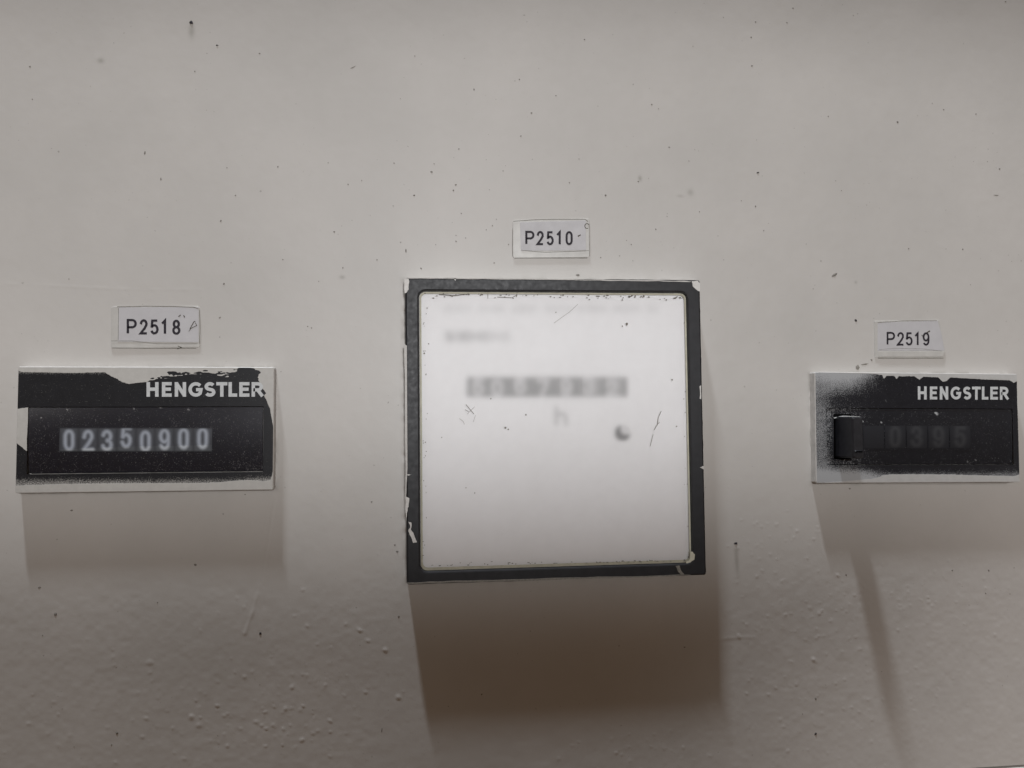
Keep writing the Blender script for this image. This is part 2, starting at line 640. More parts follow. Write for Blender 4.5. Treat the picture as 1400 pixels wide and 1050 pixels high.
def panel_h(X, Y):
    H = vnoise(X, Y, 60, 1) * .22 + vnoise(X, Y, 17, 2) * .030 + vnoise(X, Y, 5.5, 3) * .026 + vnoise(X, Y, 2.0, 4) * .015 + vnoise(X, Y, 1.1, 6) * .004
    xs, ys = X[0], Y[:, 0]
    low_ = sstep(38, 60, Y + .12 * np.abs(X) - 6 + 40 * vnoise(X, Y, 40, 17))
    H += low_ * (vnoise(X, Y, 1.3, 18) * .030 + vnoise(X, Y, 3.2, 19) * .042) * (.5 + .5 * sstep(20, 90, X) + .4 * (1 - sstep(-70, -40, X)))
    for x, y, r, h in blist:
        i0, i1 = np.searchsorted(xs, (x - r, x + r))
        j0, j1 = np.searchsorted(ys, (y - r, y + r))
        if i1 > i0 and j1 > j0:
            xx, yy = X[j0:j1, i0:i1], Y[j0:j1, i0:i1]
            a = (x * 7.3 + y * 3.1) % 3.14
            u, v = (xx - x) * math.cos(a) + (yy - y) * math.sin(a), (yy - y) * math.cos(a) - (xx - x) * math.sin(a)
            d = np.hypot(u, v * (1.1 + .7 * ((x * 5.7) % 1))) / r + .45 * vnoise(xx, yy, r * .7, 15)
            H[j0:j1, i0:i1] += (.62 if x < 0 else .85) * h * np.clip(1 - d * d, 0, 1) ** 1.7
    for pts, w, h in ridges:
        x0, x1 = min(p[0] for p in pts) - 2, max(p[0] for p in pts) + 2
        y0, y1 = min(p[1] for p in pts) - 2, max(p[1] for p in pts) + 2
        i0, i1 = np.searchsorted(xs, (x0, x1))
        j0, j1 = np.searchsorted(ys, (y0, y1))
        d = seg_dist(X[j0:j1, i0:i1], Y[j0:j1, i0:i1], pts)
        H[j0:j1, i0:i1] += h * np.exp(-(d / w) ** 2) * (.6 + vnoise(X[j0:j1, i0:i1], Y[j0:j1, i0:i1], 3, 9))
    # bead of paint run up against the meter housing
    dm = np.maximum(np.abs(X), np.abs(Y)) - 48
    H += .16 * np.exp(-((dm - .5) / .8) ** 2) * (.5 + 1.2 * vnoise(X, Y, 2.2, 12))
    return H


def grime(X, Y, H):
    px, py = to_survey(X, Y, 0.0)
    g = np.zeros_like(X)
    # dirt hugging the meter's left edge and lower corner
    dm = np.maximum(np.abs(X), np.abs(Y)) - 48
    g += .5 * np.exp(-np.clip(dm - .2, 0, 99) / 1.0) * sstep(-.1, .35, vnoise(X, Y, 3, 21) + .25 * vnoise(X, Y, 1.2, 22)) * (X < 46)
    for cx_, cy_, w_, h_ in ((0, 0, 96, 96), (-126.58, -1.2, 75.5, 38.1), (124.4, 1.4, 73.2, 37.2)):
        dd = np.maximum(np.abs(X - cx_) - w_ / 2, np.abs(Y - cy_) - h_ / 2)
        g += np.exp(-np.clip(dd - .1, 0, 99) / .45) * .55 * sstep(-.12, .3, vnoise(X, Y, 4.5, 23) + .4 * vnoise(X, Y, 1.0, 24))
    # drip below the small hole right of the meter
    x0, y0 = mm(1006, 745)
    g += .5 * np.exp(-((X - x0 - .04 * (Y - y0)) / .7) ** 2) * sstep(0, 2, Y - y0) * (1 - sstep(6, 13, Y - y0))
    # smear round the hole at the top left
    x0, y0 = mm(262, 42)
    g += .55 * np.exp(-((X - x0) / .9) ** 2 - ((Y - y0) / 2.4) ** 2)
    # pale brown wipe mark
    g += .10 * np.clip(vnoise(X, Y, 38, 31) + .1, 0, 1)
    for sx, sy, rx, ry, k in ((138, 83, 1.0, .8, .6), (944, 263, 1.1, 1.1, .45), (875, 244, .6, .9, .7), (930, 268, 1.2, .5, .35), (468, 379, .9, .6, .6), (1170, 386, .5, .5, .5)):
        x0, y0 = mm(sx, sy)
        g += k * np.exp(-((X - x0) / rx) ** 2 - ((Y - y0) / ry) ** 2)
    return np.clip(g, 0, 1)


step = .40
fx = np.arange(-185, 185.01, step)
fy = np.concatenate([np.arange(-160, SEAM_Y - .2, step), [SEAM_Y]])
xs = np.concatenate([np.linspace(-420, -190, 12), fx, np.linspace(190, 420, 12)])
ys = np.concatenate([np.linspace(-420, -165, 12), fy])
panel = grid('wall_panel', xs, ys, panel_h, M_PANEL, None, {'grime': grime})
panel['kind'] = 'structure'
panel['label'] = 'grey beige painted metal panel with blisters, specks and scratches'
V, F = loft([[(x, y, h) for x, y in ((-420, SEAM_Y), (420, SEAM_Y), (420, SEAM_Y + .02), (-420, SEAM_Y + .02))] for h in (-3, .0)], True, False)
o = fix_normals(mesh('panel_edge', V, F, M_PANEL, None))
o.parent = panel
o.matrix_parent_inverse = Matrix.Identity(4)
o.location = Vector(o.location) - Vector(panel.location)
# the next panel below the seam, and the dark frame rail behind the gap
xs2 = np.concatenate([np.linspace(-420, -190, 6), np.arange(-185, 185.01, 1.5), np.linspace(190, 420, 6)])
low = grid('lower_panel', xs2, np.concatenate([[SEAM_Y + .75, SEAM_Y + .80, SEAM_Y + 1.0], np.arange(SEAM_Y + 2, 330, 3)]),
           lambda X, Y: np.where(Y < SEAM_Y + .78, -2.5, np.where(Y < SEAM_Y + .9, .1, .45)) + vnoise(X, Y, 30, 44) * .1, M_PANEL, None, {'grime': lambda X, Y, H: X * 0})
low['kind'] = 'structure'
rail = plate('frame_rail', [(-420, SEAM_Y - 4), (420, SEAM_Y - 4), (420, SEAM_Y + 5), (-420, SEAM_Y + 5)], -5, -2.6, M_VOID, None)
rail['kind'] = 'structure'

# specks, flecks and tiny chips stuck in the paint (uncountable)
V, F = [], []


def fleck(px, py, rx, ry, ang=0, h=.03, n=8, seed=0):
    r = np.random.default_rng(int(px * 13 + py * 7 + seed))
    x, y = mm(px, py)
    H0 = float(panel_h(np.array([[x - .4, x, x + .4]] * 3), np.array([[y - .4] * 3, [y] * 3, [y + .4] * 3]))[1, 1]) * 0
    b = len(V)
    k = .237
    zb = surf(x, y)
    V.append((x, y, zb + h + min(rx, ry) * k * .25))
    for i in range(n):
        a = 2 * math.pi * i / n
        q = .58 + .5 * r.random()
        ux, uy = rx * k * q * math.cos(a), ry * k * q * math.sin(a)
        V.append((x + ux * math.cos(ang) - uy * math.sin(ang), y + ux * math.sin(ang) + uy * math.cos(ang), zb + h))
    for i in range(n):
        F.append((b, b + 1 + i, b + 1 + (i + 1) % n))


PX, PY = np.meshgrid(xs, ys)
_hx = np.array([v.co.y for v in []])
_co = np.empty(len(panel.data.vertices) * 3, np.float32)
panel.data.vertices.foreach_get('co', _co)
PH = (-_co.reshape(-1, 3)[:, 1] * 1000).reshape(PX.shape)


def surf(x, y):
    i = int(np.clip(np.searchsorted(xs, x), 1, len(xs) - 1))
    j = int(np.clip(np.searchsorted(ys, y), 1, len(ys) - 1))
    return float(PH[j - 1:j + 1, i - 1:i + 1].max())


for s in ((262, 31, 3.4, 3.2), (297, 62, 2.2, 1.2), (198, 209, 1.2, 2.6), (220, 245, 1, 2.2), (41, 91, 1.5, 1.5), (302, 302, 1.6, 1.6), (322, 267, 1.3, 1.3),
          (306, 388, 1.8, 1.8), (590, 235, 2.0, 1.8), (566, 267, 1.8, 1.4), (620, 260, 1.5, 1.5), (457, 317, 1.5, 1.3), (380, 228, 1.2, 1.4), (355, 73, 1.8, 1),
          (799, 54, 1.6, 1.4), (1036, 236, 2.4, 1.6), (1033, 282, 1.5, 1.5), (828, 267, 1.4, 1.4), (1028, 90, 2, 1), (1033, 30, 1.5, 1.2), (1076, 31, 1.3, 1.3),
          (1084, 11, 1.5, 1.2), (1027, 51, 1.4, 1.2), (1227, 167, 1.8, 2.2), (1366, 231, 1.6, 1.6), (1334, 156, 1.4, 1.2), (1362, 267, 5, .8), (1170, 438, 2.4, 2.2),
          (1006, 743, 3.2, 2.6), (1115, 1003, 2.4, 2.6), (1115, 955, 2.0, 2.0), (356, 866, 2.2, 2.0), (76, 840, 2.4, 2.2), (54, 803, 1.8, 1.6), (1352, 780, 1.4, 2),
          (936, 885, 1.6, 1.2), (98, 698, 1.8, 1.5), (267, 772, 2, 1.6), (508, 686, 1.6, 1.2), (555, 343, 1, 3), (1141, 376, 5.5, 2.2, -.6), (1157, 786, 1.6, 1.2),
          (790, 376, 3, 1.6), (712, 186, 1.2, 1.2), (760, 131, 1.2, 1.2), (648, 122, 1, 2), (482, 92, 5, .7, -.5), (1290, 150, 1.4, 1), (1242, 340, 1.4, 1.2), (1316, 341, 1.4, 1.4),
          (522, 998, .9, 4.5, .1), (545, 843, 1.6, 2.2), (1162, 668, 2, 1.4), (160, 1002, 1.8, 1.8), (1302, 780, 1.4, 1.4), (543, 754, 2.2, 1.8), (540, 745, 1.4, 1.2)):
    fleck(*s)
spk = mesh('dirt_specks', V, F, M_SPOT, None)
spk['kind'] = 'stuff'
V, F = [], []
for s in ((262, 31, 2.6, 2.4), (1006, 743, 2.4, 2.0), (1115, 1003, 1.6, 1.8), (1170, 438, 1.7, 1.6), (356, 866, 1.5, 1.4), (1036, 236, 1.8, 1.1), (297, 62, 1.7, .9)):
    fleck(*s, h=.10)
spk = mesh('pits', V, F, M_INK, None)
spk['kind'] = 'stuff'
V, F = [], []
r = np.random.default_rng(5)
for _ in range(130):
    px, py = r.uniform(0, 1400), r.uniform(0, 1040)
    if r.random() < .55:
        px, py = 740 + r.normal() * 190, 300 + r.normal() * 75
    if 545 < px < 975 and 375 < py < 805:
        continue
    q = r.uniform(.45, 1.25)
    fleck(px, py, q, q * r.uniform(.6, 1.5), r.uniform(0, 3), seed=_)
spk = mesh('pale_specks', V, F, M_DIRTPALE, None)
spk['kind'] = 'stuff'
# chipped spot above the right counter
V, F = [], []
for s in ((1172, 502.5, 4.2, 4.6), (1182, 498, 7, 1.2, -.15), (1191.5, 492, 2.0, 2.0)):
    fleck(*s, h=.05, n=5)
chip = mesh('paint_chip', V, F, M_DIRTPALE, None)
chip.parent = panel
chip.matrix_parent_inverse = Matrix.Identity(4)
chip.location = Vector(chip.location) - Vector(panel.location)

# ------------------------------------------------------------------ square hour meter
meter = thing('hour_meter', 'large square hour meter with black bezel and milky white dial in the centre', 'meter', 0, 48)
HB = 6.5
c = 48.0
inn = []
for px, py in ((577, 400), (936, 404), (943, 769), (576, 776)):
    inn.append(mm(px, py, 5.2))
ix0, ix1 = (inn[0][0] + inn[3][0]) / 2, (inn[1][0] + inn[2][0]) / 2
iy0, iy1 = (inn[0][1] + inn[1][1]) / 2, (inn[2][1] + inn[3][1]) / 2
GL = 5.2                                  # height of the glass


def lp(d, h, r):
    return [(x, y, h) for x, y in rrect(-c + d, -c + d, c - d, c - d, r, 6)]


def li(d, h, r):
    return [(x, y, h) for x, y in rrect(ix0 - d, iy0 - d, ix1 + d, iy1 + d, r, 6)]


V, F = loft([lp(0, -.5, .7), lp(0, HB - .55, .7), lp(.16, HB - .16, .7), lp(.55, HB, .7), li(1.15, HB, 2.6), li(.85, HB - .12, 2.4), li(.7, HB - .5, 2.2), li(.55, GL - .6, 2.0)])
bez = fix_normals(mesh('bezel', V, F, M_BEZEL, meter))
nl = len(lp(0, 0, .7))
# painted flanks: wall paint carried onto the sides of the housing
V, F = loft([lp(-.05, -.3, .7), lp(-.05, HB - .75, .7)])
V = [(x, y, h + (vnoise(x, y, 2.1, 5) * .8 if h > 1 else 0)) for x, y, h in V]
n_side = 14


def flank(name, a, b, seed):
    """ragged skin of paint on one flank, from corner a to corner b"""
    V, F = [], []
    L = math.hypot(b[0] - a[0], b[1] - a[1])
    n = int(L / .8)
    for i in range(n + 1):
        t = i / n
        x, y = a[0] + (b[0] - a[0]) * t, a[1] + (b[1] - a[1]) * t
        q = float(vnoise(x + seed, y, 7, seed)) * .9 + float(vnoise(x, y + seed, 1.6, seed + 1)) * .8
        top = min(HB - .5, HB - .85 + q)
        V += [(x, y, -.2), (x, y, top)]
        if i:
            k = 2 * i
            F.append((k - 2, k, k + 1, k - 1))
    return mesh(name, V, F, M_PAINT, meter)


e = c + .06
flank('paint_skin', (-e, -c + .8), (-e, c - .8), 3)
flank('paint_skin', (e, -c + .8), (e, c - .8), 4)
flank('paint_skin', (-c + .8, -e), (c - .8, -e), 5)
flank('paint_skin', (-c + .8, e), (c - .8, e), 6)


def flake(name, poly_px, h, mat, parent, th=.06, jitter=.6, sub=3, seed=0):
    """thin ragged flake of paint; outline in survey points at height h"""
    r = np.random.default_rng(seed + int(poly_px[0][0] * 3 + poly_px[0][1]))
    out = []
    n = len(poly_px)
    for i in range(n):
        (x0, y0), (x1, y1) = poly_px[i], poly_px[(i + 1) % n]
        for k in range(sub):
            t = k / sub
            out.append((x0 + (x1 - x0) * t + (r.random() - .5) * jitter, y0 + (y1 - y0) * t + (r.random() - .5) * jitter))
    P = [mm(x, y, h) for x, y in out]
    V = [(x, y, h - .02) for x, y in P] + [(x, y, h + th) for x, y in P]
    n = len(P)
    F = [(i, (i + 1) % n, n + (i + 1) % n, n + i) for i in range(n)] + [tuple(range(n, 2 * n))]
    return fix_normals(mesh(name, V, F, mat, parent))


for k, (poly, mt_) in enumerate((
        ([(945.5, 384.5), (954, 384), (957, 387), (957.5, 399), (952, 396), (947, 391)], M_WHITEPAINT),
        ([(553, 381), (558, 379.5), (559.5, 386), (558.5, 396), (556, 400), (553, 401)], M_WHITEPAINT),
        ([(619, 378.5), (624, 378.5), (623, 384), (621, 381.5)], M_WHITEPAINT),
        ([(552.8, 470), (557.5, 474), (558.2, 560), (557.4, 640), (554.5, 690), (553.6, 600)], M_PAINT),
        ([(555, 679), (560, 681), (558.5, 692), (556.5, 701), (555.5, 712), (554.4, 700)], M_WHITEPAINT),
        ([(558, 713), (563, 715), (562, 724), (566, 731), (570.5, 741), (565, 742), (562, 734), (558, 726), (561, 720)], M_WHITEPAINT),
        ([(557, 648), (563.5, 648.6), (557.5, 650)], M_WHITEPAINT),
        ([(956.5, 528), (958.3, 527), (958.6, 546), (957, 545)], M_WHITEPAINT),
        ([(962.5, 637), (957, 639), (962.8, 643)], M_PAINT),
        ([(943.5, 755), (946.5, 754), (950, 758), (949, 765), (944, 769), (938, 770), (938, 768), (943, 765)], M_CREAM),
        ([(556.5, 796.5), (620, 794), (700, 792), (800, 789), (900, 787), (944, 785.3), (944, 786.6), (900, 788.4), (800, 791.4), (700, 794.5), (620, 796.6), (557, 798.6)], M_DIRTPALE),
        ([(553.5, 379.8), (620, 380), (700, 380.6), (800, 382), (900, 383.2), (944, 384.4), (944, 385.4), (900, 384.6), (800, 383.4), (700, 382), (620, 381.2), (554, 380.9)], M_PAINT),
        ([(924, 774), (929, 773), (931, 779), (936, 786), (931, 786), (927, 781)], M_DIRTPALE))):
    under(flake('paint_flake', poly, HB if k not in (3,) else HB - .1, mt_, meter, .05, .9, 6 if k in (10, 11, 3) else 3, k), bez)


# dial, blurred through the clouded pane
def soft_text(X, Y, strokes, w, blur):
    d = np.full(np.shape(X), 1e9)
    for st in strokes:
        d = np.minimum(d, seg_dist(X, Y, st[0], st[1]))
    return 1 - sstep(w / 2 - blur, w / 2 + blur, d)


DH = 4.55                                   # height of the dial
win = (638, 515.5, 857.5, 542.5)
cells = [(638 + 219.5 * k / 7, 638 + 219.5 * (k + 1) / 7) for k in range(7)]
dig = '5067932'


def gauss(a, sg):
    r_ = int(3 * sg) + 1
    k = np.exp(-np.arange(-r_, r_ + 1) ** 2 / (2 * sg * sg))
    k /= k.sum()
    a = np.pad(a, r_, mode='edge')
    a = np.stack([np.convolve(row, k, 'valid') for row in a])
    return np.stack([np.convolve(col, k, 'valid') for col in a.T]).T


def dial_raster():
    """the dial's print as it shows through the clouded pane (0 white, 1 black)"""
    px, py = np.meshgrid(np.arange(560, 961, 1.0), np.arange(385, 791, 1.0))
    a = np.zeros(px.shape)
    inside = (px > win[0]) & (px < win[2]) & (py > win[1]) & (py < win[3])
    a[inside] = .58
    for k, (x0, x1) in enumerate(cells):
        st = text_strokes(dig[k], [(x0 + (x1 - x0) * (.12 if k else .3), 519.5 + 2.0 * math.sin(k * 2.3), 13, 19)])
        t = soft_text(px, py, st, 6.0, .6) * inside
        a -= t * (.34 if k < 5 else .46)
        if k >= 5:
            a -= .10 * ((px > x0) & (px < x1 - 6) & inside)
    a = np.maximum(a, soft_text(px, py, text_strokes('h', [(760.5, 557, 15, 23)]), 4.2, .6) * .38)
    a = np.clip(np.maximum(a, .27 * inside), 0, 1)
    sg1 = gauss(a, 3.3)
    b = np.zeros(px.shape)
    x0, bx_ = 610, []
    for w_ in (9, 4, 9, 12, 9, 10, 9):
        bx_.append((x0, 455, w_, 10))
        x0 += w_ + 4.2
    b = np.maximum(b, soft_text(px, py, text_strokes('SIEMENS', bx_), 3.4, .6) * (.50 - .28 * sstep(625, 700, px)))
    for k in range(46):      # line of small print along the top
        xx = 602 + k * 6.6
        b += .20 * (np.abs(px - xx) < (1.2 + (k * 7 % 5) * .45)) * (np.abs(py - 422) < 5) * ((k * 5) % 7 > 0)
    sg2 = gauss(b, 4.2)
    d = np.hypot(px - 851, py - 592)
    c_ = np.where(d < 11, .72, 0) - np.where((np.hypot(px - 856, py - 587) < 8) & (d < 11), .55, 0) + np.where((np.abs((px - 851) * .5 - (py - 594)) < 1.5) & (d < 9), .1, 0)
    sg3 = gauss(c_, 2.4)
    return np.clip(np.maximum(np.maximum(sg1, sg2), sg3), 0, 1)


RAST = dial_raster()


def dial_ink(px, py):
    u, v = np.clip(px - 560, 0, 399.999), np.clip(py - 385, 0, 404.999)
    iu, iv = u.astype(int), v.astype(int)
    fu, fv = u - iu, v - iv
    return (RAST[iv, iu] * (1 - fu) + RAST[iv, iu + 1] * fu) * (1 - fv) + (RAST[iv + 1, iu] * (1 - fu) + RAST[iv + 1, iu + 1] * fu) * fv


def dial_attr(X, Y, H):
    px, py = to_survey(X, Y, DH)
    return dial_ink(px, py)


M_DIAL = m_print('dial_print', (.03, .03, .032), (.93, .93, .94), .55, 'ink', .3)
dial = grid('dial_plate', np.arange(ix0 - .8, ix1 + .81, .34), np.arange(iy0 - .8, iy1 + .81, .34), DH, M_DIAL, meter, {'ink': dial_attr})
for k, (a, b_) in enumerate(cells):
    (x0, y0), (x1, y1) = mm(a + .2, 514, DH), mm(b_ - .2, 544, DH)

    def wheel_h(X, Y, y0=y0, y1=y1):
        return DH + .02 + .16 * np.clip(1 - ((Y - (y0 + y1) / 2) / ((y1 - y0) / 2)) ** 2, 0, 1)
    w_ = grid('digit_wheel', np.linspace(x0, x1, 26), np.linspace(y0, y1, 26), wheel_h, M_DIAL, meter, {'ink': dial_attr})
# soft round screw head, slightly proud
(sx, sy) = mm(851, 592, DH)
sc = grid('adjusting_screw', np.linspace(sx - 3.6, sx + 3.6, 26), np.linspace(sy - 3.6, sy + 3.6, 26),
          lambda X, Y: DH + .015 + .22 * np.clip(1 - (np.hypot(X - sx, Y - sy) / 2.6) ** 2, 0, 1), M_DIAL, meter, {'ink': dial_attr})

M_GLASS = m_pane('clouded_pane', .07, .02, (.985, .985, .985), .38, (.82, .80, .78))
out = rrect(ix0 - .5, iy0 - .5, ix1 + .5, iy1 + .5, 1.9, 6)
Vg = [(x, y, GL) for x, y in out]
pane = mesh('glass_pane', Vg, [tuple(range(len(Vg)))[::-1]], M_GLASS, meter)
# yellowed rim of the pane, widest along the lower edge
ro = rrect(ix0 - .45, iy0 - .45, ix1 + .45, iy1 + .45, 1.9, 6)
ri = rrect(ix0 + .12, iy0 + .12, ix1 - .12, iy1 - .45, 1.6, 6)
V, F = loft([[(x, y, GL + .02) for x, y in ro], [(x, y, GL + .1) for x, y in ri]])
rim = under(fix_normals(mesh('pane_rim', V, F, M_CREAM, meter)), pane)
# scratches and specks on the pane
sc_lines = [([(637, 553), (642, 559), (648, 566)], False, .16), ([(639, 566), (645, 560), (649, 556)], False, .10), ([(636, 560), (641, 563)], False, .14), ([(650, 568), (647, 577)], False, .08),
            ([(904, 562), (900, 571), (899, 580), (894, 588)], False, .16), ([(899, 580), (902, 577)], False, .12), ([(893, 594), (890, 605), (889, 610)], False, .13),
            ([(790, 416), (778, 427), (768, 434), (757, 442)], False, .09), ([(628, 572), (633, 576), (635, 580)], False, .08), ([(667, 399), (667, 408)], False, .16),
            ([(600, 402.5), (622, 404), (640, 401.5)], False, .22), ([(680, 406), (700, 407), (706, 403.5)], False, .14), ([(707, 400), (706, 406)], False, .2)]
V, F = ribbon_mesh(map_strokes(sc_lines, GL), .1, GL + .05)
mesh('scratches', V, F, M_DIRTPALE, meter)['kind'] = 'stuff'
V, F = [], []
r = np.random.default_rng(17)


def dot(V, F, px, py, rx, ry, h, n=7):
    x, y = mm(px, py, h)
    b = len(V)
    for i in range(n):
        a = 2 * math.pi * i / n
        q = .75 + .5 * r.random()
        V.append((x + rx * .23 * q * math.cos(a), y + ry * .23 * q * math.sin(a), h))
    F.append(tuple(range(b, b + n))[::-1])


for px, py, rr in ((857, 443, 1.9), (851, 446, 1.0), (691, 585, 1.6), (695, 587, .9), (719, 567, 1.2), (671, 545, 1.0), (580, 483, 1.1), (637, 667, 1.0), (649, 674, .8),
                   (919, 519, 1.2), (925, 583, 1.2), (604, 598, .8), (760, 427, .8), (586, 470, .9), (931, 402.5, 1.3), (584, 421, .8), (830, 403.5, 1.5), (770, 403, 1.2), (880, 405, 1.4),
                   (924, 407, 1.3), (911, 410, 1.2)):
    dot(V, F, px, py, rr, rr * r.uniform(.7, 1.2), GL + .05)
for _ in range(70):      # grime in the corners along the upper rim
    px = r.uniform(579, 935)
    py = 401 + abs(r.normal()) * 2.6 + (px - 577) * .011
    dot(V, F, px, py, r.uniform(.5, 1.8), r.uniform(.4, .9), GL + .11)
for _ in range(34):
    py = r.uniform(405, 770)
    px = (578.5 + abs(r.normal()) * 2.5) if r.random() < .6 else (935 + (py - 404) * .019 - abs(r.normal()) * 2.5)
    dot(V, F, px, py, r.uniform(.3, .8), r.uniform(.4, 1.2), GL + .11)
for _ in range(60):
    px = r.uniform(580, 938)
    dot(V, F, px, 774 - (px - 577) * .019 - abs(r.normal()) * 1.6, r.uniform(.5, 2.2), r.uniform(.3, .7), GL + .11)
mesh('dirt_specks', V, F, M_DIRTPALE, meter)['kind'] = 'stuff'


# ------------------------------------------------------------------ the two long counters
HP = 3.6


def counter_base(t, cx, cy, w, h, ang, cover, spray, mat, cut, nx=190, ny=100):
    """housing slab with a front face that carries the paint coverage; cut = window opening (mm, local)"""
    a, b_ = w / 2, h / 2
    out = rrect(cx - a, cy - b_, cx + a, cy + b_, .5, 3)
    lo = [[(x, y, -.5) for x, y in spin(out, cx, cy, ang)], [(x, y, HP - .25) for x, y in spin(out, cx, cy, ang)],
          [(x, y, HP - .012) for x, y in spin(rrect(cx - a + .22, cy - b_ + .22, cx + a - .22, cy + b_ - .22, .4, 3), cx, cy, ang)]]
    V, F = loft(lo)
    fix_normals(mesh('housing', V, F, M_PAINT, t))
    # front face as a grid with the window left open
    x0, y0, x1, y1 = cut
    gx = np.unique(np.round(np.concatenate([np.linspace(-a + .2, a - .2, nx), [x0, x1]]), 4))
    gy = np.unique(np.round(np.concatenate([np.linspace(-b_ + .2, b_ - .2, ny), [y0, y1]]), 4))
    X, Y = np.meshgrid(gx, gy)
    ca, sa = math.cos(ang), math.sin(ang)
    WX, WY = cx + X * ca - Y * sa, cy + X * sa + Y * ca
    px, py = to_survey(WX, WY, HP)
    idx = np.arange(X.size).reshape(X.shape)
    q = np.stack([idx[:-1, :-1], idx[1:, :-1], idx[1:, 1:], idx[:-1, 1:]], -1).reshape(-1, 4)
    mx = (X[:-1, :-1] + X[1:, 1:]).ravel() / 2
    my = (Y[:-1, :-1] + Y[1:, 1:]).ravel() / 2
    q = q[~((mx > x0) & (mx < x1) & (my > y0) & (my < y1))]
    o = mesh('faceplate', np.stack([WX.ravel(), WY.ravel(), np.full(X.size, HP)], 1), q.tolist(), mat, t)
    for nm, fn in (('cover', cover), ('spray', spray)):
        at = o.data.attributes.new(nm, 'FLOAT', 'POINT')
        at.data.foreach_set('value', np.asarray(fn(px, py), np.float32).ravel())
    return o


def insert(t, cx, cy, ang, cut, gap, h, mat, cover, spray, hole=None, nx=150, ny=60, name='window_frame'):
    """the separate dark window moulding that sits in the opening, with an optional slot"""
    x0, y0, x1, y1 = cut[0] + gap, cut[1] + gap, cut[2] - gap, cut[3] - gap
    gx, gy = np.linspace(x0, x1, nx), np.linspace(y0, y1, ny)
    if hole:
        gx = np.unique(np.round(np.concatenate([gx, [hole[0], hole[2]]]), 4))
        gy = np.unique(np.round(np.concatenate([gy, [hole[1], hole[3]]]), 4))
    X, Y = np.meshgrid(gx, gy)
    ca, sa = math.cos(ang), math.sin(ang)
    WX, WY = cx + X * ca - Y * sa, cy + X * sa + Y * ca
    Z = h(X, Y) if callable(h) else np.full(X.shape, h)
    px, py = to_survey(WX, WY, Z)
    idx = np.arange(X.size).reshape(X.shape)
    q = np.stack([idx[:-1, :-1], idx[1:, :-1], idx[1:, 1:], idx[:-1, 1:]], -1).reshape(-1, 4)
    if hole:
        mx = (X[:-1, :-1] + X[1:, 1:]).ravel() / 2
        my = (Y[:-1, :-1] + Y[1:, 1:]).ravel() / 2
        q = q[~((mx > hole[0]) & (mx < hole[2]) & (my > hole[1]) & (my < hole[3]))]
    V = np.stack([WX.ravel(), WY.ravel(), Z.ravel()], 1)
    o = mesh(name, V, q.tolist(), mat, t, True)
    for nm, fn in (('cover', cover), ('spray', spray)):
        at = o.data.attributes.new(nm, 'FLOAT', 'POINT')
        at.data.foreach_set('value', np.asarray(fn(px, py), np.float32).ravel())
    # flanks of the moulding
    c4 = spin([(cx + x, cy + y) for x, y in ((x0, y0), (x1, y0), (x1, y1), (x0, y1))], cx, cy, ang)
    ht = float(np.asarray(Z).min())
    V, F = loft([[(x, y, -.3) for x, y in c4], [(x, y, ht - .03) for x, y in c4]])
    fix_normals(mesh('window_wall', V, F, M_BLACK, t))
    return o


def local(px, py, h, cx, cy, ang):
    x, y = mm(px, py, h)
    c_, s_ = math.cos(-ang), math.sin(-ang)
    x, y = x - cx, y - cy
    return x * c_ - y * s_, x * s_ + y * c_


def zero(px, py):
    return np.zeros(np.shape(px))


# --- left counter
LX, LY, LW, LH, LA = -126.58, -1.195, 75.53, 38.13, .00637
left = thing('pulse_counter', 'black long counter with eight digits and ragged pale paint along its edges, at the left', 'counter', LX, LY + LH / 2, 'long digit counters')
BLK = [(24.3, 506.5), (30, 508.6), (60, 509), (100, 510), (143, 509), (150, 513), (163, 521), (176, 525), (190, 523), (200, 522.5), (212, 518), (228, 515), (253, 511), (266, 510),
       (289, 510), (304, 512), (314, 514), (321, 510), (326, 504.5), (340, 503.8), (348, 505.5), (357, 509), (352, 514), (354, 521), (359, 531), (364, 537.5), (361, 541), (365, 549), (369, 558.5),
       (371, 570), (373, 581), (374, 591), (373.6, 604), (374, 614), (373.6, 635), (372.5, 648), (370, 656), (361, 658), (342, 656), (323, 657), (304, 659), (285, 660), (257, 660.5),
       (200, 660.5), (133, 661), (82, 662), (48, 663), (20, 664), (21.8, 605), (28, 610), (36.5, 617), (36.8, 597), (38, 576), (40, 557), (24, 559), (23.6, 540)]


def l_cover(px, py):
    d = poly_sdf(px, py, BLK)
    v = .5 + d * .16
    # torn streaks left in the upper band
    z = sstep(150, 162, px) * (1 - sstep(345, 358, px)) * (1 - sstep(518, 522, py)) * sstep(502.5, 504.5, py)
    st = vnoise(px * .16, py, 1.5, 51) * .9 + vnoise(px * .35, py, 1.0, 52) * .5
    v = v + z * (st * 1.5 - .10)
    for x, y, rx, ry, k in ((188, 508.3, 9, 1.6, -1.1), (236, 509.5, 12, 2.2, -1.3), (302, 506, 6, 1.2, -.7), (334, 505, 9, 3, -.8), (330, 498.5, 3, 2, -.9)):
        v += k * np.exp(-((px - x) / rx) ** 2 - ((py - y) / ry) ** 2)
    for x, y, rx, ry in ((37, 518, 1.8, 1), (50, 526, 4.5, 1.1), (46, 526.5, 2, 1.5), (295, 506, 3, 1)):
        v += 1.1 * np.exp(-((px - x) / rx) ** 2 - ((py - y) / ry) ** 2)
    return np.clip(v, -.6, 1.6)


def l_spray(px, py):
    s = .62 * sstep(648, 664, py) + .30 * sstep(300, 370, px) * sstep(645, 657, py)
    s += .55 * (1 - sstep(507, 514, py)) * (1 - sstep(140, 160, px)) + .07 * vnoise(px, py, 30, 61)
    s += .05 * sstep(560, 650, py) * sstep(358, 372, px)
    return np.clip(s, 0, 1)


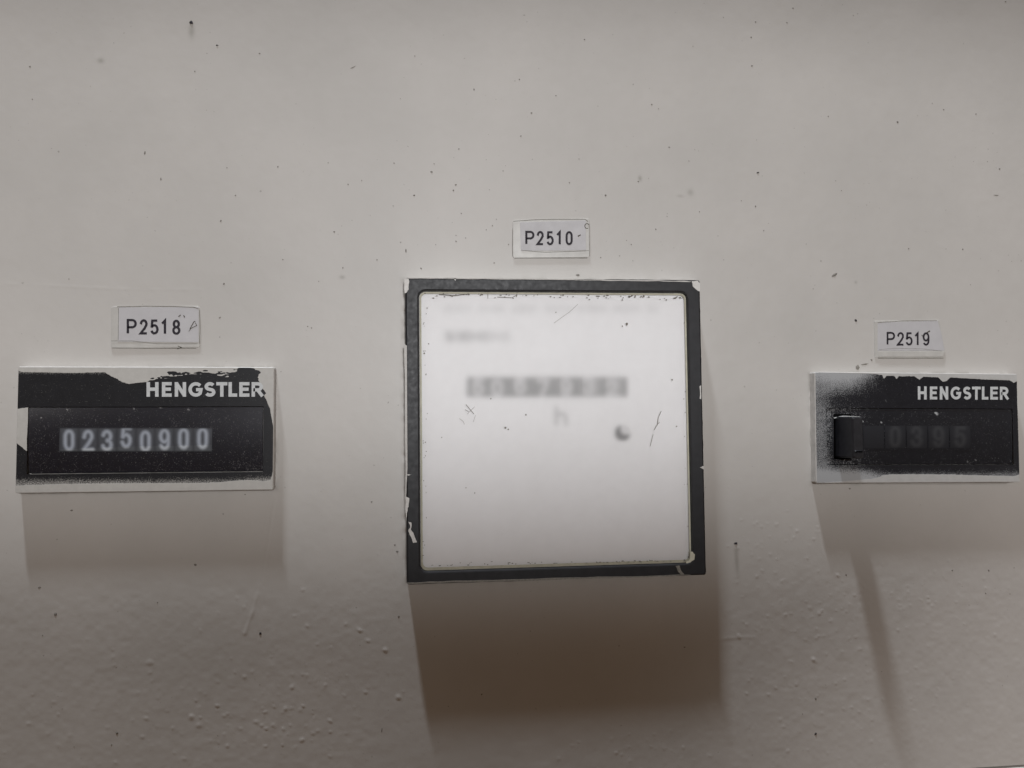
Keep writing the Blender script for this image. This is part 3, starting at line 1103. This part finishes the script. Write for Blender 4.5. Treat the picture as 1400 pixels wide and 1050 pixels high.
def l_spray_w(px, py):
    s = .04 + .06 * vnoise(px, py, 22, 63) + .08 * (1 - sstep(40, 90, px)) * sstep(600, 640, py) + .08 * sstep(290, 340, px) * sstep(612, 640, py)
    for x, y in ((92, 560), (56, 571.5), (183, 559), (220, 557.5), (258, 560)):
        s += .75 * np.exp(-((px - x) ** 2 + (py - y) ** 2) / 2.2)
    return np.clip(s, 0, 1)


M_WL = m_worn('worn_black_face', (.008, .008, .010), (.47, .455, .425), .30, 2.0)
wx0, wy0 = local(38.5, 556.3, HP, LX, LY, LA)
wx1, wy1 = local(359.5, 645, HP, LX, LY, LA)
lcut = (wx0, wy0, wx1, wy1)
counter_base(left, LX, LY, LW, LH, LA, l_cover, l_spray, M_WL, lcut, 330, 170)


def l_lens_h(X, Y):
    t = (Y - wy0) / (wy1 - wy0)
    return HP - .08 - 2.6 * (t - .33) ** 2


hx0, hy0 = local(80, 583, HP - .4, LX, LY, LA)
hx1, hy1 = local(291, 617, HP - .6, LX, LY, LA)
M_WLW = m_worn('window_moulding_left', (.006, .006, .012), (.55, .53, .5), .2, 4.0, .3)
insert(left, LX, LY, LA, lcut, .22, l_lens_h, M_WLW, lambda px, py: zero(px, py) - .5, l_spray_w, None, 160, 60)


def wheels(t, cx, cy, ang, boxes, digits, y0p, y1p, h, gcol, seed, blur, wgt, offs, gh, mat, curv=.75):
    for k, (a, b_) in enumerate(boxes):
        x0, y0 = local(a, y0p, h, cx, cy, ang)
        x1, y1 = local(b_, y1p, h, cx, cy, ang)
        X, Y = np.meshgrid(np.linspace(x0, x1, 30), np.linspace(y0, y1, 34))
        rr = (y1 - y0) * curv
        yc = (y0 + y1) / 2
        Z = h - rr + np.sqrt(np.maximum(rr * rr - (Y - yc) ** 2, 0))
        ca, sa = math.cos(ang), math.sin(ang)
        WX, WY = cx + X * ca - Y * sa, cy + X * sa + Y * ca
        px, py = to_survey(WX, WY, h)
        gw = (b_ - a)
        st = text_strokes(digits[k], [(a + gw * .5 - 6, gh[0] + offs[k], 12, gh[1])])
        ink = soft_text(px, py, st, wgt, blur)
        edge = sstep(a - .5, a + 4, px) * (1 - sstep(b_ - 4, b_ + .5, px))
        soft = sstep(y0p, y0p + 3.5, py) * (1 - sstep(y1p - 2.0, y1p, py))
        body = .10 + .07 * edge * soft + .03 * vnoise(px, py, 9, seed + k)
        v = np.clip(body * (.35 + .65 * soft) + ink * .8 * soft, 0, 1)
        idx = np.arange(X.size).reshape(X.shape)
        q = np.stack([idx[:-1, :-1], idx[1:, :-1], idx[1:, 1:], idx[:-1, 1:]], -1).reshape(-1, 4)
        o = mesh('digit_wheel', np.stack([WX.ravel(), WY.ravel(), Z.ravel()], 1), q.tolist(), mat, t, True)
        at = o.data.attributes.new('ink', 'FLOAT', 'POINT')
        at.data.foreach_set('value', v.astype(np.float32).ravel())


M_WHEEL = m_print('wheel_print', (.47, .50, .54), (.012, .012, .015), .6, 'ink', .2)
bx = [(81.5 + 26.1 * k, 81.5 + 26.1 * (k + 1) - .5) for k in range(8)]
wheels(left, LX, LY, LA, bx, '02350900', 584, 617.5, HP + .06, None, 80, 3.0, 4.6, (1.5, 2, 2, -2.5, 3, .5, -.5, -1), (588, 24.5), M_WHEEL, 6.0)
M_LENS = m_pane('clear_lens', .008, .05, (.96, .96, .98), .26, (.55, .57, .62))
gx, gy = np.linspace(wx0 + .25, wx1 - .25, 12), np.linspace(wy0 + .25, wy1 - .25, 20)
X, Y = np.meshgrid(gx, gy)
Z = l_lens_h(X, Y) + .28
WX, WY = LX + X * math.cos(LA) - Y * math.sin(LA), LY + X * math.sin(LA) + Y * math.cos(LA)
idx = np.arange(X.size).reshape(X.shape)
q = np.stack([idx[:-1, :-1], idx[1:, :-1], idx[1:, 1:], idx[:-1, 1:]], -1).reshape(-1, 4)
mesh('lens', np.stack([WX.ravel(), WY.ravel(), Z.ravel()], 1), q.tolist(), M_LENS, left, True)


def hengstler(t, x0, y0, k, kh, h_mm, wt, skew=0.0):
    """raised-looking silk-screened capitals; extents per letter from the survey"""
    ext = ((0, 16.2), (21, 13.3), (38.5, 15.4), (57.2, 20.2), (78.9, 15.4), (95.2, 15.2), (112, 11.8), (126.7, 13.9), (143.6, 15.2))
    s = 'HENGSTLER'
    hw = wt / 2
    out = []
    for ch_, (ex, ew) in zip(s, ext):
        xa, xb = x0 + ex * k, x0 + (ex + ew) * k
        xa += 0 if ch_ == 'T' else hw
        xb -= 0 if ch_ in 'ELT' else (hw * .6 if ch_ == 'R' else hw)
        ya, yb = y0 + hw, y0 + 20 * kh - hw
        for pts, cl in text_strokes(ch_, [(xa, ya, xb - xa, yb - ya)]):
            pts = list(pts)
            if not cl:
                for i, j in ((0, 1), (-1, -2)):
                    dx, dy = pts[i][0] - pts[j][0], pts[i][1] - pts[j][1]
                    L = math.hypot(dx, dy)
                    vertical = abs(dx) < .05 * abs(dy)
                    leg = ch_ == 'R' and len(pts) == 2 and i == -1
                    if vertical or leg:
                        pts[i] = (pts[i][0] + dx / L * hw * (1 if vertical else .7), pts[i][1] + dy / L * hw * (1 if vertical else .9))
            out.append(([(px, py + skew * (px - x0)) for px, py in pts], cl))
    V, F = ribbon_mesh(map_strokes(out, h_mm), wt * .228, h_mm + .02, .008)
    return mesh('lettering', V, F, M_LETTER, t)


hengstler(left, 200.5, 522.4, 1.0, 1.0, HP + .03, 4.5)

# --- right counter
RX, RY, RW, RH, RA = 124.377, 1.369, 73.245, 37.22, .01417
rightc = thing('pulse_counter', 'black long counter with reset lever and grey overspray, at the right', 'counter', RX, RY + RH / 2, 'long digit counters')
RBLK = [(1113, 511), (1206, 513.5), (1208.5, 518), (1212, 513.8), (1222, 514), (1226, 518), (1229, 514.5), (1250, 514.5), (1257, 519), (1263, 515), (1283, 516), (1289, 522), (1294, 521), (1299, 516),
        (1340, 518.5), (1380, 520), (1386, 523.5), (1390.5, 521), (1391, 560), (1392.6, 600), (1394, 640), (1394.2, 648), (1388, 651), (1340, 650), (1290, 648.5), (1216, 648.5), (1190, 653), (1113, 659)]


def r_cover(px, py):
    d = poly_sdf(px, py, RBLK)
    v = .5 + d * .16
    v -= .5 * (1 - sstep(1190, 1212, px)) * (d > 0) * sstep(0, 1, 1 - np.clip(d, 0, 5) / 5)
    for x, y, rx, ry in ((1113.5, 522, 2, 8),):
        v += .7 * np.exp(-((px - x) / rx) ** 2 - ((py - y) / ry) ** 2)
    return np.clip(v, -.6, 1.6)


def r_spray(px, py):
    lf = 1 - sstep(1118, 1212, px)
    s = .42 * lf + .08 * (1 - sstep(1112, 1150, px))
    s += .55 * np.exp(-((px - 1158) / 38) ** 2) * (1 - sstep(512, 546, py)) + .22 * (1 - sstep(1185, 1212, px)) * (1 - sstep(510, 524, py))
    s += .40 * (1 - sstep(1170, 1226, px)) * sstep(628, 656, py)
    s += .55 * sstep(638, 655, py) + .10 * sstep(1320, 1392, px) * sstep(630, 650, py)
    s -= .16 * np.exp(-((px - 1150) / 30) ** 2 - ((py - 547) / 10) ** 2)
    s += .06 * vnoise(px, py, 26, 65) + .03 * vnoise(px, py, 9, 66)
    # overspray thinner beside the lever
    s -= .55 * np.exp(-((px - 1144) / 8) ** 2 - ((py - 598) / 30) ** 2)
    for x, y, k in ((1279, 564.5, 1.4), (1281, 566, 1.2), (1205, 577.5, .9), (1323, 631, .8), (1334, 629, .8), (1288, 597.5, .7), (1211, 548, .5)):
        s += k * np.exp(-((px - x) ** 2 + (py - y) ** 2) / 2.0)
    s += .12 * np.clip(vnoise(px, py, 5, 68), 0, 1) * sstep(1300, 1330, px) * sstep(605, 625, py)
    return np.clip(s, 0, 1.3)


M_WR = m_worn('oversprayed_black_face', (.008, .008, .011), (.46, .452, .435), .26, 6.0, spraycol=(.37, .375, .38))
wx0r, wy0r = local(1130, 557.5, HP, RX, RY, RA)
wx1r, wy1r = local(1386, 635, HP, RX, RY, RA)
rcut = (wx0r, wy0r, wx1r, wy1r)
counter_base(rightc, RX, RY, RW, RH, RA, r_cover, r_spray, M_WR, rcut, 300, 160)
lx0, ly0 = local(1139.5, 566, HP - .1, RX, RY, RA)
lx1, ly1 = local(1164.5, 628, HP - .1, RX, RY, RA)


def r_lens_h(X, Y):
    t = (Y - wy0r) / (wy1r - wy0r)
    return HP - .06 - 1.2 * (t - .35) ** 2


sl = local(1196, 581, HP - .1, RX, RY, RA) + local(1345, 613, HP - .1, RX, RY, RA)
insert(rightc, RX, RY, RA, rcut, .20, r_lens_h, M_WR, lambda px, py: zero(px, py) - .5, r_spray, (lx0, ly0, lx1, ly1), 220, 80)
V = [(RX + x, RY + y, HP - 2.6) for x, y in ((lx0 - 3, ly0 - 3), (lx1 + 3, ly0 - 3), (lx1 + 3, ly1 + 3), (lx0 - 3, ly1 + 3))]
mesh('interior', V, [(0, 3, 2, 1)], M_VOID, rightc)
M_WHEELR = m_print('faint_wheel_print', (.038, .038, .041), (.012, .012, .015), .6, 'ink', .2)
bxr = [(1180 + 29.6 * k, 1180 + 29.6 * (k + 1) - .6) for k in range(5)]
wheels(rightc, RX, RY, RA, bxr, ' 0395', 580, 613.5, HP + .10, None, 90, 4.2, 5.0, (0, 0, 0, 0, 0), (585, 24), M_WHEELR, 5.0)
hengstler(rightc, 1254.5, 528.2, .781, .90, HP + .03, 4.1, .003)

# reset lever: block with a stepped, ribbed front standing out of its slot
lw, lh = lx1 - lx0, ly1 - ly0
top = 13.0


def lev(x0, y0, x1, y1, h):
    return [(x, y, h) for x, y in spin([(RX + p, RY + q) for p, q in rrect(x0, y0, x1, y1, .5, 3)], RX, RY, RA)]


V, F = loft([lev(lx0 + .9, ly0 + .9, lx1 - .8, ly1 - .6, 1.0), lev(lx0 + .9, ly0 + .9, lx1 - .8, ly1 - .6, HP + 1.5), lev(lx0 + 1.3, ly0 + 1.0, lx1 - 1.0, ly1 - .8, top - .5), lev(lx0 + 1.8, ly0 + 1.4, lx1 - 1.4, ly1 - 1.2, top)], False, True)
lever = fix_normals(mesh('reset_lever', V, F, M_BLACK, rightc))
for yy in (ly1 - 2.9,):
    V, F = loft([lev(lx0 + 1.9, yy - .5, lx1 - 1.5, yy + .5, top - .05), lev(lx0 + 2.1, yy - .3, lx1 - 1.7, yy + .3, top + .35)], False, True)
    under(fix_normals(mesh('grip_rib', V, F, M_BLACK, rightc)), lever)
# highlight on the slot's top ledge, painted in as a silver ribbon
V, F = ribbon_mesh(map_strokes([([(1140, 571.5), (1152, 569), (1166, 569.6), (1176, 570.2)], False, .32), ([(1176, 571), (1180, 577)], False, .4)], HP), .3, HP + .02)
mesh('edge_highlight', V, F, M_LETTER, rightc)


# ------------------------------------------------------------------ label holders
def label(text, lab, holder, card, boxes, wt, dark, blem, cardh=.34, fold=None):
    P = [mm(x, y, .2) for x, y in holder]
    cx, cy = sum(p[0] for p in P) / len(P), max(p[1] for p in P)
    t = thing('label_plate', lab, 'label', cx, cy, 'printed device labels')
    if len(holder) == 4:
        # round the corners
        Q = []
        n = 4
        for i in range(4):
            a, b_, c_ = P[i - 1], P[i], P[(i + 1) % 4]
            for k in range(5):
                s = k / 4
                r_ = .9
                La, Lc = math.hypot(a[0] - b_[0], a[1] - b_[1]), math.hypot(c_[0] - b_[0], c_[1] - b_[1])
                pa = (b_[0] + (a[0] - b_[0]) / La * r_, b_[1] + (a[1] - b_[1]) / La * r_)
                pc = (b_[0] + (c_[0] - b_[0]) / Lc * r_, b_[1] + (c_[1] - b_[1]) / Lc * r_)
                Q.append(((1 - s) ** 2 * pa[0] + 2 * s * (1 - s) * b_[0] + s * s * pc[0], (1 - s) ** 2 * pa[1] + 2 * s * (1 - s) * b_[1] + s * s * pc[1]))
        P = Q
    plate('holder', P, -.1, .26, M_TAPE, t, .14)
    C = [mm(x, y, .3) for x, y in card]
    plate('card', C, .05, cardh, M_CARD, t, .05)
    V, F = ribbon_mesh(map_strokes(text_strokes(text, boxes), cardh), wt * .237, cardh + .02, .006)
    mesh('lettering', V, F, M_INK, t)
    if fold:
        plate('folded_edge', [mm(x, y, .3) for x, y in fold], .05, .42, M_TAPE, t, .08)
    V, F = ribbon_mesh([(p, c_, w_ * .62) for p, c_, w_ in map_strokes(dark, .4)], .2, cardh + .03)
    mesh('dirt_line', V, F, M_DIRTPALE, t)
    if blem:
        V, F = ribbon_mesh(map_strokes(blem, .4), .2, cardh + .04)
        mesh('scuff_mark', V, F, M_DIRT, t)
    return t


def tb(x0, y0, w, h, adv, n):
    return [(x0 + adv * k, y0, w, h) for k in range(n)]


label('P2510', 'small white label reading P2510 above the square meter', [(701, 301), (806, 298.5), (806, 352), (701, 353)],
      [(711, 304), (801, 301.5), (801, 342), (712, 343)],
      [(719.6, 317, 10, 16.6), (734.6, 317.2, 8, 16.6), (748.2, 317.6, 8, 16.4), (760.8, 317.2, 8, 16.8), (774, 317.4, 8.2, 16.4)], 3.0,
      [([(702, 302.4), (730, 300.4), (760, 299.7), (800, 299.6), (804, 303)], False, .32), ([(704, 352.6), (750, 352.4), (803, 352.4)], False, .26), ([(713, 342), (745, 345), (785, 343.5), (805, 342.5)], False, .22),
       ([(701, 312), (700.5, 335), (701, 350)], False, .15), ([(805.5, 306), (806, 350)], False, .22)],
      [([(790, 323), (794, 321)], False, .35)] + [(arc(802.5, 309, 3, 3.4, 60, 330, 8), False, .22)])
label('P2518', 'small white label reading P2518 above the left counter', [(152, 419), (273, 418.5), (273.5, 475), (151.5, 476.5)],
      [(162, 420), (271.5, 420), (271.5, 468), (161, 467)],
      [(174.8, 437.6, 11, 18.2), (192, 438, 9, 17.8), (206.6, 438.4, 9.4, 17.4), (220.6, 438, 9, 18.2), (236.6, 438.6, 9, 17.6)], 3.1,
      [([(160, 419.5), (200, 418.6), (240, 419), (265, 420), (271, 422)], False, .40), ([(272.6, 424), (273.3, 450), (272.6, 470)], False, .30), ([(153, 475.5), (200, 476), (268, 476)], False, .28),
       ([(152, 466), (180, 466), (215, 470), (270, 470)], False, .22), ([(162, 421), (161.5, 465)], False, .22)],
      [([(260, 449), (265, 440), (267, 439)], False, .24), ([(259, 450), (269, 445), (267, 441)], False, .2), ([(262, 448), (258, 453)], False, .15), ([(244, 433), (247, 430.5)], False, .3), ([(251, 431), (252.5, 434)], False, .3),
       ([(243, 473), (248, 475), (242, 477)], False, .2)])
label('P2519', 'small white label reading P2519 with torn right edge above the right counter', [(1195, 439), (1284, 437.5), (1292.5, 481), (1290, 489), (1196, 489)],
      [(1200, 441), (1282, 438.5), (1288, 460), (1291, 479.5), (1200, 479.5)],
      [(1213.4, 455, 9.4, 16), (1227.2, 455.4, 8, 15.8), (1239, 455.6, 8, 15.6), (1250.4, 455.6, 7.6, 16), (1262, 455.6, 8, 15.6)], 2.8,
      [([(1200, 441), (1235, 438.6), (1281, 438.2)], False, .34), ([(1201, 489.5), (1240, 489.8), (1290, 489.6)], False, .28), ([(1202, 478), (1225, 476), (1262, 477), (1288, 480)], False, .18)],
      [([(1264, 457), (1271.5, 452.3)], False, .42), ([(1260, 458), (1263, 461)], False, .25)],
      .34, [(1200, 480.2), (1291, 480.2), (1289, 487.5), (1200, 487.5)])
